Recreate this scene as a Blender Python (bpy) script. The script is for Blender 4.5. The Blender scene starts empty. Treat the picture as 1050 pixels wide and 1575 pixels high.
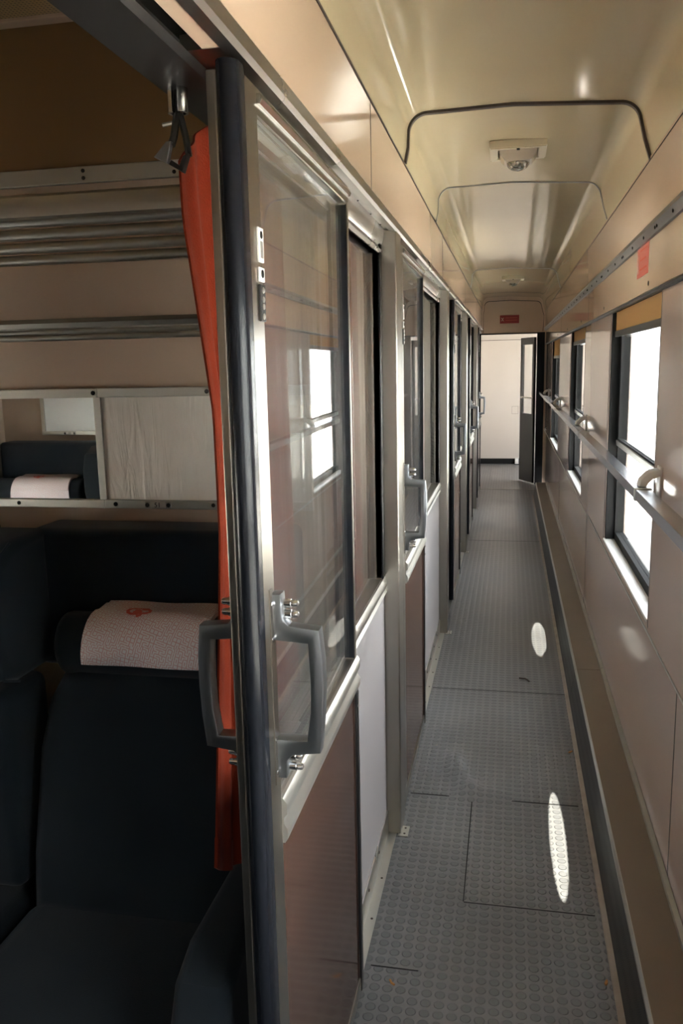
import bpy, bmesh, math, random
from mathutils import Vector, Matrix
random.seed(7)
S = bpy.context.scene
COL = S.collection
PI = math.pi

# ------------------------------------------------------------------ camera
YAW, PIT, ROL, FPX, CAMH = -.20080226, -.17498496, -.02101345, 1275.84, 1.62
fw = Vector((math.sin(YAW)*math.cos(PIT), math.cos(YAW)*math.cos(PIT), math.sin(PIT)))
r0 = fw.cross(Vector((0, 0, 1))).normalized()
u0 = r0.cross(fw)
rr = math.cos(ROL)*r0 + math.sin(ROL)*u0
uu = -math.sin(ROL)*r0 + math.cos(ROL)*u0
cd = bpy.data.cameras.new('camera')
cam = bpy.data.objects.new('camera', cd)
COL.objects.link(cam)
cd.sensor_fit = 'HORIZONTAL'
cd.sensor_width = 36.0
cd.lens = FPX/1050*36.0
cd.clip_start = .02
cam.matrix_world = Matrix(((rr.x, uu.x, -fw.x, 0), (rr.y, uu.y, -fw.y, 0), (rr.z, uu.z, -fw.z, CAMH), (0, 0, 0, 1)))
S.camera = cam

# ------------------------------------------------------------------ world, sun, exposure
w = bpy.data.worlds.new('sky')
S.world = w
w.use_nodes = True
bg = w.node_tree.nodes['Background']
bg.inputs[0].default_value = (.93, .96, 1.0, 1)
bg.inputs[1].default_value = 4.0
sd = bpy.data.lights.new('sun', 'SUN')
sd.energy = 45.0
sd.angle = math.radians(.6)
sd.color = (1, .95, .86)
sun = bpy.data.objects.new('sun', sd)
COL.objects.link(sun)
sun.rotation_euler = Vector((.45, .2, -.87)).to_track_quat('-Z', 'Y').to_euler()
S.view_settings.view_transform = 'Standard'
S.view_settings.look = 'None'
S.view_settings.exposure = 1.5
S.view_settings.gamma = 1.0
S.view_settings.use_curve_mapping = False
S.cycles.max_bounces = 14
S.cycles.diffuse_bounces = 7
S.cycles.glossy_bounces = 8
S.cycles.transparent_max_bounces = 24
S.cycles.sample_clamp_indirect = 6.0

WIN = [(-2.62, -1.30), (.10, 1.42), (2.80, 4.13), (5.49, 6.75), (8.22, 9.68), (10.84, 11.2)]
WZ0, WZ1 = .755, 1.835
XR = .46            # corridor face of the outer wall
XD = -.355          # corridor face of the sliding doors
XP = -.40           # corridor face of the fixed panes
YEND = 11.30        # bulkhead at the end of the corridor
YB = -3.0
for a, b in WIN:    # light portals: they only tell the renderer where daylight enters
    ld = bpy.data.lights.new('window_portal', 'AREA')
    ld.shape = 'RECTANGLE'
    ld.size, ld.size_y = (WZ1-WZ0), (b-a)
    ld.cycles.is_portal = True
    lo = bpy.data.objects.new('window_portal', ld)
    COL.objects.link(lo)
    lo.location = (.58, (a+b)/2, (WZ0+WZ1)/2)
    lo.rotation_euler = Vector((-1, 0, 0)).to_track_quat('-Z', 'Y').to_euler()

# ------------------------------------------------------------------ materials
def mat(name):
    m = bpy.data.materials.new(name)
    m.use_nodes = True
    nt = m.node_tree
    return m, nt, nt.nodes['Principled BSDF']

def N(nt, typ, **kw):
    n = nt.nodes.new(typ)
    for k, v in kw.items():
        setattr(n, k, v)
    return n

def pbr(name, col, rough=.5, metal=0, spec=.5, coat=0, bump=0, bscale=40, var=0, vscale=3, stretch=(1, 1, 1), sheen=0, rvar=0):
    m, nt, p = mat(name)
    p.inputs['Base Color'].default_value = (*col, 1)
    p.inputs['Roughness'].default_value = rough
    p.inputs['Metallic'].default_value = metal
    p.inputs['Specular IOR Level'].default_value = spec
    p.inputs['Coat Weight'].default_value = coat
    p.inputs['Coat Roughness'].default_value = .08
    if sheen:
        p.inputs['Sheen Weight'].default_value = sheen
    tc = N(nt, 'ShaderNodeTexCoord')
    mp = N(nt, 'ShaderNodeMapping')
    mp.inputs['Scale'].default_value = stretch
    nt.links.new(tc.outputs['Object'], mp.inputs['Vector'])
    if var or rvar:
        nz = N(nt, 'ShaderNodeTexNoise')
        nz.inputs['Scale'].default_value = vscale
        nz.inputs['Detail'].default_value = 6
        nt.links.new(mp.outputs[0], nz.inputs['Vector'])
        if var:
            mx = N(nt, 'ShaderNodeMixRGB')
            mx.inputs[1].default_value = (*[c*(1-var) for c in col], 1)
            mx.inputs[2].default_value = (*[min(1, c*(1+var)) for c in col], 1)
            nt.links.new(nz.outputs['Fac'], mx.inputs[0])
            nt.links.new(mx.outputs[0], p.inputs['Base Color'])
        if rvar:
            mr = N(nt, 'ShaderNodeMapRange')
            mr.inputs['To Min'].default_value = max(0, rough-rvar)
            mr.inputs['To Max'].default_value = rough+rvar
            nt.links.new(nz.outputs['Fac'], mr.inputs[0])
            nt.links.new(mr.outputs[0], p.inputs['Roughness'])
    if bump:
        nb = N(nt, 'ShaderNodeTexNoise')
        nb.inputs['Scale'].default_value = bscale
        nb.inputs['Detail'].default_value = 4
        nt.links.new(mp.outputs[0], nb.inputs['Vector'])
        b = N(nt, 'ShaderNodeBump')
        b.inputs['Strength'].default_value = bump
        b.inputs['Distance'].default_value = .01
        nt.links.new(nb.outputs['Fac'], b.inputs['Height'])
        nt.links.new(b.outputs[0], p.inputs['Normal'])
    return m

M = {}
M['laminate'] = pbr('beige_laminate', (.62, .46, .34), .1, bump=.03, bscale=2.5, var=.04, vscale=1.5)
M['wall_rose'] = pbr('rose_beige_laminate', (.58, .47, .415), .09, bump=.03, bscale=2.5, var=.04, vscale=1.5)
M['cream'] = pbr('cream_ceiling_laminate', (.60, .52, .345), .085, bump=.06, bscale=3.0, var=.04, vscale=1.2)
M['pale'] = pbr('pale_grey_laminate', (.62, .59, .60), .2, var=.03, vscale=2)
M['endwall'] = pbr('white_laminate', (.56, .51, .46), .25, var=.04, vscale=2)
M['tan'] = pbr('tan_vinyl', (.42, .315, .24), .4, var=.05)
M['amberwall'] = pbr('amber_vinyl', (.17, .095, .036), .5, var=.06)
M['brown'] = pbr('brown_laminate', (.062, .030, .020), .1, spec=.16, var=.08, vscale=4)
M['steel'] = pbr('brushed_steel', (.35, .33, .295), .30, 1, rvar=.03, vscale=2, var=.05, stretch=(4, 4, .3))
M['steel_y'] = pbr('brushed_steel_rail', (.46, .44, .41), .28, 1, rvar=.03, vscale=2)
M['polish'] = pbr('polished_metal', (.46, .46, .45), .2, 1, rvar=.04, vscale=9)
M['cast'] = pbr('cast_handle_metal', (.22, .232, .25), .33, .95, rvar=.05, vscale=12)
M['alu'] = pbr('worn_aluminium', (.52, .51, .47), .36, .85, var=.08, vscale=12)
M['alu_dull'] = pbr('dull_aluminium', (.40, .39, .36), .45, .8, var=.1, vscale=8)
M['darkmetal'] = pbr('dark_grey_metal', (.045, .044, .044), .38, .7, var=.1)
M['rubber'] = pbr('black_rubber', (.008, .009, .012), .25, spec=.2)
M['black'] = pbr('matt_black', (.012, .012, .012), .75, spec=.12)
M['seam'] = pbr('dark_seam', (.055, .04, .032), .6)
M['navy'] = pbr('navy_seat_cloth', (.006, .0098, .0135), .9, spec=.2, bump=.12, bscale=500, sheen=.08, var=.12, vscale=6)
M['navy_panel'] = pbr('navy_seat_back_cloth', (.007, .011, .0165), .9, spec=.2, bump=.12, bscale=500, sheen=.12)
M['orange'] = pbr('orange_red_curtain_cloth', (.165, .0195, .0062), .85, spec=.1, bump=.2, bscale=350, sheen=.05, var=.06, vscale=10)
M['white'] = pbr('white_enamel', (.72, .71, .68), .35)
M['offwhite'] = pbr('cream_plastic', (.62, .56, .42), .35)
M['red'] = pbr('faded_red_sticker', (.56, .085, .06), .35)
M['redink'] = pbr('red_print', (.62, .13, .10), .7)
M['mark'] = pbr('white_print', (.75, .62, .55), .5)
M['darkred'] = pbr('dark_red_sign', (.33, .03, .03), .4)
M['amber'] = pbr('amber_blind_cloth', (.36, .19, .055), .8, bump=.1, bscale=200)
M['heater_top'] = pbr('heater_beige_paint', (.20, .155, .11), .42, var=.1, vscale=6)
M['dirtstrip'] = pbr('dirty_floor_strip', (.33, .28, .23), .55, var=.35, vscale=14)
M['mirror'] = pbr('mirror_glass', (.80, .82, .82), .012, 1)
M['gravel'] = pbr('pale_gravel', (.5, .48, .45), .9, bump=.4, bscale=20, var=.2, vscale=9)
M['train_paint'] = pbr('pale_train_paint', (.72, .73, .74), .3, var=.03)
M['train_glass'] = pbr('train_window_glass', (.20, .24, .27), .1, spec=.8)
M['leaf'] = pbr('dry_leaf', (.45, .20, .05), .8)
M['gunmetal'] = pbr('grey_handrail_metal', (.42, .43, .46), .24, 1, var=.06, vscale=5)
M['rackbar'] = pbr('rack_aluminium', (.40, .385, .35), .3, .95, var=.06, vscale=6)
M['greytrim'] = pbr('dark_grey_trim', (.17, .155, .145), .35, .6, var=.1)
M['bolt'] = pbr('bolt_metal', (.72, .72, .72), .2, 1)
M['paper_old'] = None

def glass_mat(name, tint, spec=1.0, rough=0.0, dust=0.0):
    """thin glass: Fresnel mix of clear transmission and mirror reflection"""
    m = bpy.data.materials.new(name)
    m.use_nodes = True
    nt = m.node_tree
    nt.nodes.remove(nt.nodes['Principled BSDF'])
    out = nt.nodes['Material Output']
    tr = N(nt, 'ShaderNodeBsdfTransparent')
    tr.inputs[0].default_value = (*tint, 1)
    gl = N(nt, 'ShaderNodeBsdfGlossy')
    gl.inputs['Color'].default_value = (spec, spec, spec, 1)
    gl.inputs['Roughness'].default_value = rough
    geo = N(nt, 'ShaderNodeNewGeometry')
    mr = N(nt, 'ShaderNodeMapRange')
    mr.inputs['To Min'].default_value = 1.5
    mr.inputs['To Max'].default_value = 1/1.5
    nt.links.new(geo.outputs['Backfacing'], mr.inputs[0])
    fr = N(nt, 'ShaderNodeFresnel')
    nt.links.new(mr.outputs[0], fr.inputs['IOR'])
    mx = N(nt, 'ShaderNodeMixShader')
    nt.links.new(fr.outputs[0], mx.inputs[0])
    nt.links.new(tr.outputs[0], mx.inputs[1])
    nt.links.new(gl.outputs[0], mx.inputs[2])
    last = mx.outputs[0]
    if dust:
        df = N(nt, 'ShaderNodeBsdfDiffuse')
        df.inputs[0].default_value = (.72, .70, .70, 1)
        tc = N(nt, 'ShaderNodeTexCoord')
        nz = N(nt, 'ShaderNodeTexNoise')
        nz.inputs['Scale'].default_value = 3.5
        nz.inputs['Detail'].default_value = 7
        nt.links.new(tc.outputs['Object'], nz.inputs['Vector'])
        m2 = N(nt, 'ShaderNodeMapRange')
        m2.inputs['From Min'].default_value = .25
        m2.inputs['From Max'].default_value = .75
        m2.inputs['To Min'].default_value = dust*.5
        m2.inputs['To Max'].default_value = dust*1.5
        nt.links.new(nz.outputs['Fac'], m2.inputs[0])
        mz = N(nt, 'ShaderNodeMixShader')
        nt.links.new(m2.outputs[0], mz.inputs[0])
        nt.links.new(last, mz.inputs[1])
        nt.links.new(df.outputs[0], mz.inputs[2])
        last = mz.outputs[0]
    nt.links.new(last, out.inputs['Surface'])
    return m

M['glass'] = glass_mat('door_glass', (.94, .95, .945), dust=.022)
M['winglass'] = glass_mat('window_glass', (.95, .97, .97))

def lens_mat():
    m, nt, p = mat('prismatic_lens')
    p.inputs['Base Color'].default_value = (.30, .29, .25, 1)
    p.inputs['Roughness'].default_value = .05
    p.inputs['Metallic'].default_value = .7
    p.inputs['IOR'].default_value = 1.5
    v = N(nt, 'ShaderNodeTexVoronoi')
    v.inputs['Scale'].default_value = 60
    tc = N(nt, 'ShaderNodeTexCoord')
    nt.links.new(tc.outputs['Object'], v.inputs['Vector'])
    b = N(nt, 'ShaderNodeBump')
    b.inputs['Strength'].default_value = .9
    b.inputs['Distance'].default_value = .01
    nt.links.new(v.outputs['Distance'], b.inputs['Height'])
    nt.links.new(b.outputs[0], p.inputs['Normal'])
    return m
M['lens'] = lens_mat()
M['frost'] = pbr('frosted_lamp_glass', (.50, .44, .36), .25, spec=.6)

def rubber_floor():
    """grey studded rubber: rows of round studs as bump, worn lighter in places"""
    m, nt, p = mat('studded_rubber')
    L = nt.links.new
    tc = N(nt, 'ShaderNodeTexCoord')
    sx = N(nt, 'ShaderNodeSeparateXYZ')
    L(tc.outputs['Object'], sx.inputs[0])
    def math_(op, a, b=None):
        n = N(nt, 'ShaderNodeMath', operation=op)
        for i, v in enumerate((a, b)):
            if v is None: continue
            if isinstance(v, (int, float)): n.inputs[i].default_value = v
            else: L(v, n.inputs[i])
        return n.outputs[0]
    P_ = .0345
    def cell(o):
        f = math_('FRACT', math_('DIVIDE', o, P_))
        return math_('MULTIPLY', math_('SUBTRACT', f, .5), P_)
    cx, cy = cell(sx.outputs[0]), cell(sx.outputs[1])
    d = math_('SQRT', math_('ADD', math_('MULTIPLY', cx, cx), math_('MULTIPLY', cy, cy)))
    h = N(nt, 'ShaderNodeMapRange', interpolation_type='SMOOTHSTEP')
    h.inputs['From Min'].default_value = .0140
    h.inputs['From Max'].default_value = .0118
    L(d, h.inputs[0])
    nz = N(nt, 'ShaderNodeTexNoise')
    nz.inputs['Scale'].default_value = 2.5
    nz.inputs['Detail'].default_value = 8
    L(tc.outputs['Object'], nz.inputs['Vector'])
    nz2 = N(nt, 'ShaderNodeTexNoise')
    nz2.inputs['Scale'].default_value = 38
    nz2.inputs['Detail'].default_value = 3
    L(tc.outputs['Object'], nz2.inputs['Vector'])
    c1 = N(nt, 'ShaderNodeMixRGB')
    c1.inputs[1].default_value = (.11, .11, .112, 1)
    c1.inputs[2].default_value = (.235, .232, .23, 1)
    L(nz.outputs['Fac'], c1.inputs[0])
    c2 = N(nt, 'ShaderNodeMixRGB', blend_type='MULTIPLY')
    c2.inputs[2].default_value = (.74, .75, .77, 1)
    L(h.outputs[0], c2.inputs[0])
    L(c1.outputs[0], c2.inputs[1])
    L(c2.outputs[0], p.inputs['Base Color'])
    p.inputs['Roughness'].default_value = .42
    mr = N(nt, 'ShaderNodeMapRange')
    mr.inputs['To Min'].default_value = .22
    mr.inputs['To Max'].default_value = .45
    L(nz.outputs['Fac'], mr.inputs[0])
    L(mr.outputs[0], p.inputs['Roughness'])
    hs = math_('ADD', h.outputs[0], math_('MULTIPLY', nz2.outputs['Fac'], .35))
    b = N(nt, 'ShaderNodeBump')
    b.inputs['Strength'].default_value = 1.0
    b.inputs['Distance'].default_value = .0034
    L(hs, b.inputs['Height'])
    L(b.outputs[0], p.inputs['Normal'])
    return m
M['floor'] = rubber_floor()

def mesh_front():
    m, nt, p = mat('perforated_dark_sheet')
    L = nt.links.new
    p.inputs['Base Color'].default_value = (.035, .035, .034, 1)
    p.inputs['Roughness'].default_value = .45
    p.inputs['Metallic'].default_value = .4
    tc = N(nt, 'ShaderNodeTexCoord')
    v = N(nt, 'ShaderNodeTexVoronoi')
    v.inputs['Scale'].default_value = 130
    v.inputs['Randomness'].default_value = .0
    L(tc.outputs['Object'], v.inputs['Vector'])
    r = N(nt, 'ShaderNodeValToRGB')
    r.color_ramp.elements[0].color = (.006, .006, .006, 1)
    r.color_ramp.elements[0].position = .25
    r.color_ramp.elements[1].color = (.07, .07, .066, 1)
    r.color_ramp.elements[1].position = .4
    L(v.outputs['Distance'], r.inputs[0])
    L(r.outputs[0], p.inputs['Base Color'])
    return m
M['perf'] = mesh_front()

def grille_mat():
    m, nt, p = mat('perforated_amber_sheet')
    L = nt.links.new
    tc = N(nt, 'ShaderNodeTexCoord')
    v = N(nt, 'ShaderNodeTexVoronoi')
    v.inputs['Scale'].default_value = 110
    v.inputs['Randomness'].default_value = 0
    L(tc.outputs['Object'], v.inputs['Vector'])
    r = N(nt, 'ShaderNodeValToRGB')
    r.color_ramp.elements[0].color = (.02, .015, .01, 1)
    r.color_ramp.elements[0].position = .3
    r.color_ramp.elements[1].color = (.36, .25, .13, 1)
    r.color_ramp.elements[1].position = .45
    L(v.outputs['Distance'], r.inputs[0])
    L(r.outputs[0], p.inputs['Base Color'])
    p.inputs['Roughness'].default_value = .5
    return m
M['grille'] = grille_mat()

def towel_mat():
    """white paper cloth printed with fine pink meander lines"""
    m, nt, p = mat('printed_headrest_paper')
    L = nt.links.new
    uv = N(nt, 'ShaderNodeUVMap')
    mp = N(nt, 'ShaderNodeMapping')
    mp.inputs['Scale'].default_value = (1, 1, 1)
    L(uv.outputs[0], mp.inputs[0])
    mp.inputs['Rotation'].default_value = (0, 0, .5)
    def vm(op, a_, b_=None):
        n = N(nt, 'ShaderNodeVectorMath', operation=op)
        for i, v_ in enumerate((a_, b_)):
            if v_ is None: continue
            if isinstance(v_, tuple): n.inputs[i].default_value = v_
            else: L(v_, n.inputs[i])
        return n.outputs[0]
    def sm(op, a_, b_=None):
        n = N(nt, 'ShaderNodeMath', operation=op)
        for i, v_ in enumerate((a_, b_)):
            if v_ is None: continue
            if isinstance(v_, (int, float)): n.inputs[i].default_value = v_
            else: L(v_, n.inputs[i])
        return n.outputs[0]
    sc_ = vm('MULTIPLY', mp.outputs[0], (150, 150, 0))
    wn = N(nt, 'ShaderNodeTexWhiteNoise', noise_dimensions='2D')
    L(vm('FLOOR', sc_), wn.inputs['Vector'])
    fx = N(nt, 'ShaderNodeSeparateXYZ')
    L(vm('FRACTION', sc_), fx.inputs[0])
    flip = sm('GREATER_THAN', wn.outputs['Value'], .42)
    fu = sm('ABSOLUTE', sm('SUBTRACT', fx.outputs[0], flip))
    dd_ = sm('ABSOLUTE', sm('SUBTRACT', fu, fx.outputs[1]))
    class _o: pass
    sn = _o(); sn.outputs = [sm('SUBTRACT', 1.0, dd_)]
    r = N(nt, 'ShaderNodeValToRGB')
    r.color_ramp.elements[0].color = (.72, .70, .70, 1)
    r.color_ramp.elements[0].position = .70
    r.color_ramp.elements[1].color = (.60, .36, .34, 1)
    r.color_ramp.elements[1].position = .9
    L(sn.outputs[0], r.inputs[0])
    L(r.outputs[0], p.inputs['Base Color'])
    p.inputs['Roughness'].default_value = .85
    nb = N(nt, 'ShaderNodeTexNoise')
    nb.inputs['Scale'].default_value = 300
    L(mp.outputs[0], nb.inputs['Vector'])
    b = N(nt, 'ShaderNodeBump')
    b.inputs['Strength'].default_value = .2
    b.inputs['Distance'].default_value = .003
    L(nb.outputs['Fac'], b.inputs['Height'])
    L(b.outputs[0], p.inputs['Normal'])
    return m
M['towel'] = towel_mat()

def poster_mat():
    """old grey-beige sheet behind a wrinkled glossy film"""
    m, nt, p = mat('wrinkled_film_sheet')
    L = nt.links.new
    tc = N(nt, 'ShaderNodeTexCoord')
    mp = N(nt, 'ShaderNodeMapping')
    mp.inputs['Scale'].default_value = (5.5, 1, .9)
    mp.inputs['Rotation'].default_value = (0, .12, 0)
    L(tc.outputs['Object'], mp.inputs[0])
    nz = N(nt, 'ShaderNodeTexNoise')
    nz.inputs['Scale'].default_value = 6
    nz.inputs['Detail'].default_value = 3
    nz.inputs['Distortion'].default_value = 1.2
    L(mp.outputs[0], nz.inputs['Vector'])
    b = N(nt, 'ShaderNodeBump')
    b.inputs['Strength'].default_value = .4
    b.inputs['Distance'].default_value = .012
    L(nz.outputs['Fac'], b.inputs['Height'])
    L(b.outputs[0], p.inputs['Normal'])
    n2 = N(nt, 'ShaderNodeTexNoise')
    n2.inputs['Scale'].default_value = 9
    n2.inputs['Detail'].default_value = 7
    L(tc.outputs['Object'], n2.inputs['Vector'])
    mx = N(nt, 'ShaderNodeMixRGB')
    mx.inputs[1].default_value = (.60, .56, .51, 1)
    mx.inputs[2].default_value = (.78, .74, .68, 1)
    L(n2.outputs['Fac'], mx.inputs[0])
    L(mx.outputs[0], p.inputs['Base Color'])
    p.inputs['Roughness'].default_value = .22
    return m
M['poster'] = poster_mat()
M['poster_white'] = pbr('white_print_sheet', (.80, .82, .82), .25, var=.05, vscale=8)

# ------------------------------------------------------------------ mesh helpers
def BM():
    return bmesh.new()

def box(bm, x0, x1, y0, y1, z0, z1, bev=0, seg=2):
    r = bmesh.ops.create_cube(bm, size=1)
    vs = r['verts']
    for v in vs:
        v.co = Vector((x0+(v.co.x+.5)*(x1-x0), y0+(v.co.y+.5)*(y1-y0), z0+(v.co.z+.5)*(z1-z0)))
    if bev:
        es = list({e for v in vs for e in v.link_edges})
        bmesh.ops.bevel(bm, geom=es, offset=bev, segments=seg, affect='EDGES', profile=.5, clamp_overlap=True)
    return bm

def prism(bm, poly, axis, a0, a1, bev=0, seg=2):
    """extrude a closed 2D polygon along an axis: axis 'x' uses (y,z), 'y' uses (x,z), 'z' uses (x,y)"""
    def P(p, a):
        return {'x': (a, p[0], p[1]), 'y': (p[0], a, p[1]), 'z': (p[0], p[1], a)}[axis]
    va = [bm.verts.new(P(p, a0)) for p in poly]
    vb = [bm.verts.new(P(p, a1)) for p in poly]
    n = len(poly)
    fs = [bm.faces.new(va), bm.faces.new(list(reversed(vb)))]
    for i in range(n):
        fs.append(bm.faces.new((va[i], vb[i], vb[(i+1) % n], va[(i+1) % n])))
    bmesh.ops.recalc_face_normals(bm, faces=bm.faces[:])
    if bev:
        es = [e for f in fs[:2] for e in f.edges]
        bmesh.ops.bevel(bm, geom=list(set(es)), offset=bev, segments=seg, affect='EDGES', profile=.5, clamp_overlap=True)
    return bm

def ring(bm, axis, o, i, a0, a1):
    """rectangular frame: outer (u0,u1,v0,v1), inner same, extruded along the axis"""
    def P(u, v, a):
        return {'x': (a, u, v), 'y': (u, a, v), 'z': (u, v, a)}[axis]
    def loop(r, a):
        return [bm.verts.new(P(u, v, a)) for u, v in ((r[0], r[2]), (r[1], r[2]), (r[1], r[3]), (r[0], r[3]))]
    oa, ob, ia, ib = loop(o, a0), loop(o, a1), loop(i, a0), loop(i, a1)
    for k in range(4):
        j = (k+1) % 4
        bm.faces.new((oa[k], oa[j], ia[j], ia[k]))
        bm.faces.new((ob[k], ib[k], ib[j], ob[j]))
        bm.faces.new((oa[k], ob[k], ob[j], oa[j]))
        bm.faces.new((ia[k], ia[j], ib[j], ib[k]))
    bmesh.ops.recalc_face_normals(bm, faces=bm.faces[:])
    return bm

def tube(bm, pts, r, seg=10, cap=True):
    pts = [Vector(p) for p in pts]
    rings = []
    n = len(pts)
    t0 = (pts[1]-pts[0]).normalized()
    up = Vector((0, 0, 1)) if abs(t0.z) < .9 else Vector((1, 0, 0))
    a = t0.cross(up).normalized()
    for k, p in enumerate(pts):
        if k == 0: t = pts[1]-pts[0]
        elif k == n-1: t = pts[-1]-pts[-2]
        else: t = (pts[k+1]-pts[k]).normalized()+(pts[k]-pts[k-1]).normalized()
        t.normalize()
        a = (a - t*a.dot(t)).normalized()
        b = t.cross(a)
        rk = r[k] if isinstance(r, (list, tuple)) else r
        rings.append([bm.verts.new(p+(a*math.cos(2*PI*s/seg)+b*math.sin(2*PI*s/seg))*rk) for s in range(seg)])
    for k in range(n-1):
        for s in range(seg):
            bm.faces.new((rings[k][s], rings[k][(s+1) % seg], rings[k+1][(s+1) % seg], rings[k+1][s]))
    if cap:
        bm.faces.new(list(reversed(rings[0])))
        bm.faces.new(rings[-1])
    bmesh.ops.recalc_face_normals(bm, faces=bm.faces[:])
    return bm

def wall_holes(bm, axis, u0, u1, v0, v1, holes, a0, a1):
    """a slab with rectangular openings as one closed mesh; axis 'x': u=y, v=z; axis 'y': u=x, v=z"""
    us = sorted({u0, u1, *[h[0] for h in holes], *[h[1] for h in holes]})
    vs = sorted({v0, v1, *[h[2] for h in holes], *[h[3] for h in holes]})
    def P(u, v, a):
        return (a, u, v) if axis == 'x' else (u, a, v)
    V = {}
    def vert(i, j, a):
        k = (i, j, a)
        if k not in V: V[k] = bm.verts.new(P(us[i], vs[j], a))
        return V[k]
    def solid(i, j):
        if i < 0 or j < 0 or i >= len(us)-1 or j >= len(vs)-1: return False
        cu, cv = (us[i]+us[i+1])/2, (vs[j]+vs[j+1])/2
        return not any(h[0] < cu < h[1] and h[2] < cv < h[3] for h in holes)
    for i in range(len(us)-1):
        for j in range(len(vs)-1):
            if not solid(i, j): continue
            for a in (a0, a1):
                bm.faces.new([vert(i, j, a), vert(i+1, j, a), vert(i+1, j+1, a), vert(i, j+1, a)])
            for di, dj, e in ((-1, 0, ((i, j), (i, j+1))), (1, 0, ((i+1, j), (i+1, j+1))), (0, -1, ((i, j), (i+1, j))), (0, 1, ((i, j+1), (i+1, j+1)))):
                if not solid(i+di, j+dj):
                    (p, q) = e
                    bm.faces.new([vert(*p, a0), vert(*q, a0), vert(*q, a1), vert(*p, a1)])
    bmesh.ops.recalc_face_normals(bm, faces=bm.faces[:])
    return bm

def obj(name, bm, m, parent=None, smooth=False, loc=None, mod=None):
    me = bpy.data.meshes.new(name)
    bm.to_mesh(me)
    bm.free()
    o = bpy.data.objects.new(name, me)
    COL.objects.link(o)
    me.materials.append(M[m] if isinstance(m, str) else m)
    if smooth:
        for p in me.polygons: p.use_smooth = True
        if smooth != 'all':
            me.set_sharp_from_angle(angle=math.radians(38))
    if parent: o.parent = parent
    if loc: o.location = loc
    return o

def tag(o, label, cat, group=None, kind=None):
    o['label'] = label
    o['category'] = cat
    if group: o['group'] = group
    if kind: o['kind'] = kind
    return o

def thing(name, label, cat, loc=(0, 0, 0), group=None):
    o = bpy.data.objects.new(name, None)
    o.empty_display_size = .1
    COL.objects.link(o)
    o.location = loc
    return tag(o, label, cat, group)

def struct(name, bm, m, parent=None, smooth=False):
    o = obj(name, bm, m, parent, smooth)
    if not parent: o['kind'] = 'structure'
    return o

def sroot(name, loc=(0, 0, 0)):
    o = bpy.data.objects.new(name, None)
    COL.objects.link(o)
    o.location = loc
    o['kind'] = 'structure'
    return o

def kids(o):
    return [c for c in bpy.data.objects if c.parent == o]

def copy_tree(o, parent=None):
    c = o.copy()
    COL.objects.link(c)
    if parent: c.parent = parent
    for ch in kids(o): copy_tree(ch, c)
    return c

NT = [0]
def trim(bm, m, smooth=False):
    NT[0] += 1
    return struct('trim_%d' % NT[0], bm, m, smooth=smooth)

def screw(parent, x, y, z, axis, r=.0045, m='alu_dull'):
    b = BM()
    d = {'x': Vector((1, 0, 0)), '-x': Vector((-1, 0, 0)), 'y': Vector((0, 1, 0)), '-y': Vector((0, -1, 0)), 'z': Vector((0, 0, 1)), '-z': Vector((0, 0, -1))}[axis]
    p = Vector((x, y, z))
    tube(b, [p-d*.001, p+d*.0012, p+d*.0022], [r, r, r*.55], 8)
    return obj('screw', b, m, parent, True)

# ================================================================== SETTING
# ---- floor: studded rubber with a raised ripple at a torn seam
bm = BM()
xs = [-.46+i*(.90/36) for i in range(37)]
ys = [YB+i*.05 for i in range(int((13.7-YB)/.05)+2)]
def floor_z(x, y):
    z = 0
    t = (y-3.16)
    ridge = -.205+.085*math.exp(-((t+.2)/.13)**2)
    if 2.94 < y < 3.34:
        z += .021*math.exp(-((x-ridge)/.032)**2)*min(1, (y-2.94)/.06)*min(1, (3.34-y)/.1)
    if 2.93 <= y < 3.05 and -.2 < x < .05:
        z += .009*math.cos((x+.08)/.13*PI/2)
    for (a, b_, h) in ((.12, 2.78, .004), (.17, 2.55, .003), (.12, 3.35, .003), (.2, 2.42, .003)):
        z += h*math.exp(-((x-a)/.08)**2-((y-b_)/.025)**2)
    return z
g = [[bm.verts.new((x, y, floor_z(x, y))) for x in xs] for y in ys]
for i in range(len(ys)-1):
    for j in range(len(xs)-1):
        bm.faces.new((g[i][j], g[i][j+1], g[i+1][j+1], g[i+1][j]))
ext = bmesh.ops.extrude_face_region(bm, geom=bm.faces[:])
for v in ext['geom']:
    if isinstance(v, bmesh.types.BMVert): v.co.z = -.06
bmesh.ops.recalc_face_normals(bm, faces=bm.faces[:])
flo = struct('floor', bm, 'floor', smooth=True)
def seam_line(x0, x1, y0, y1, z=.0008, m='black'):
    b = BM(); box(b, x0, x1, y0, y1, -.001, z); return obj('seam', b, m, flo)
seam_line(-.36, .29, 3.995, 4.0)
seam_line(-.35, -.13, 2.93, 2.936)
seam_line(-.05, .27, 2.93, 2.936)
seam_line(-.118, -.1145, 2.31, 2.93)
seam_line(-.115, .27, 2.305, 2.309)
seam_line(-.35, -.22, 1.99, 1.994)
seam_line(-.35, .3, 7.6, 7.606)
b = BM(); box(b, -.40, .40, 10.78, 10.82, -.002, .004, .001); obj('threshold_strip', b, 'alu_dull', flo)
# compartment floor
b = BM(); box(b, -2.65, -.46, YB, YEND, -.06, -.005); struct('floor_compartment', b, 'floor')

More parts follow.
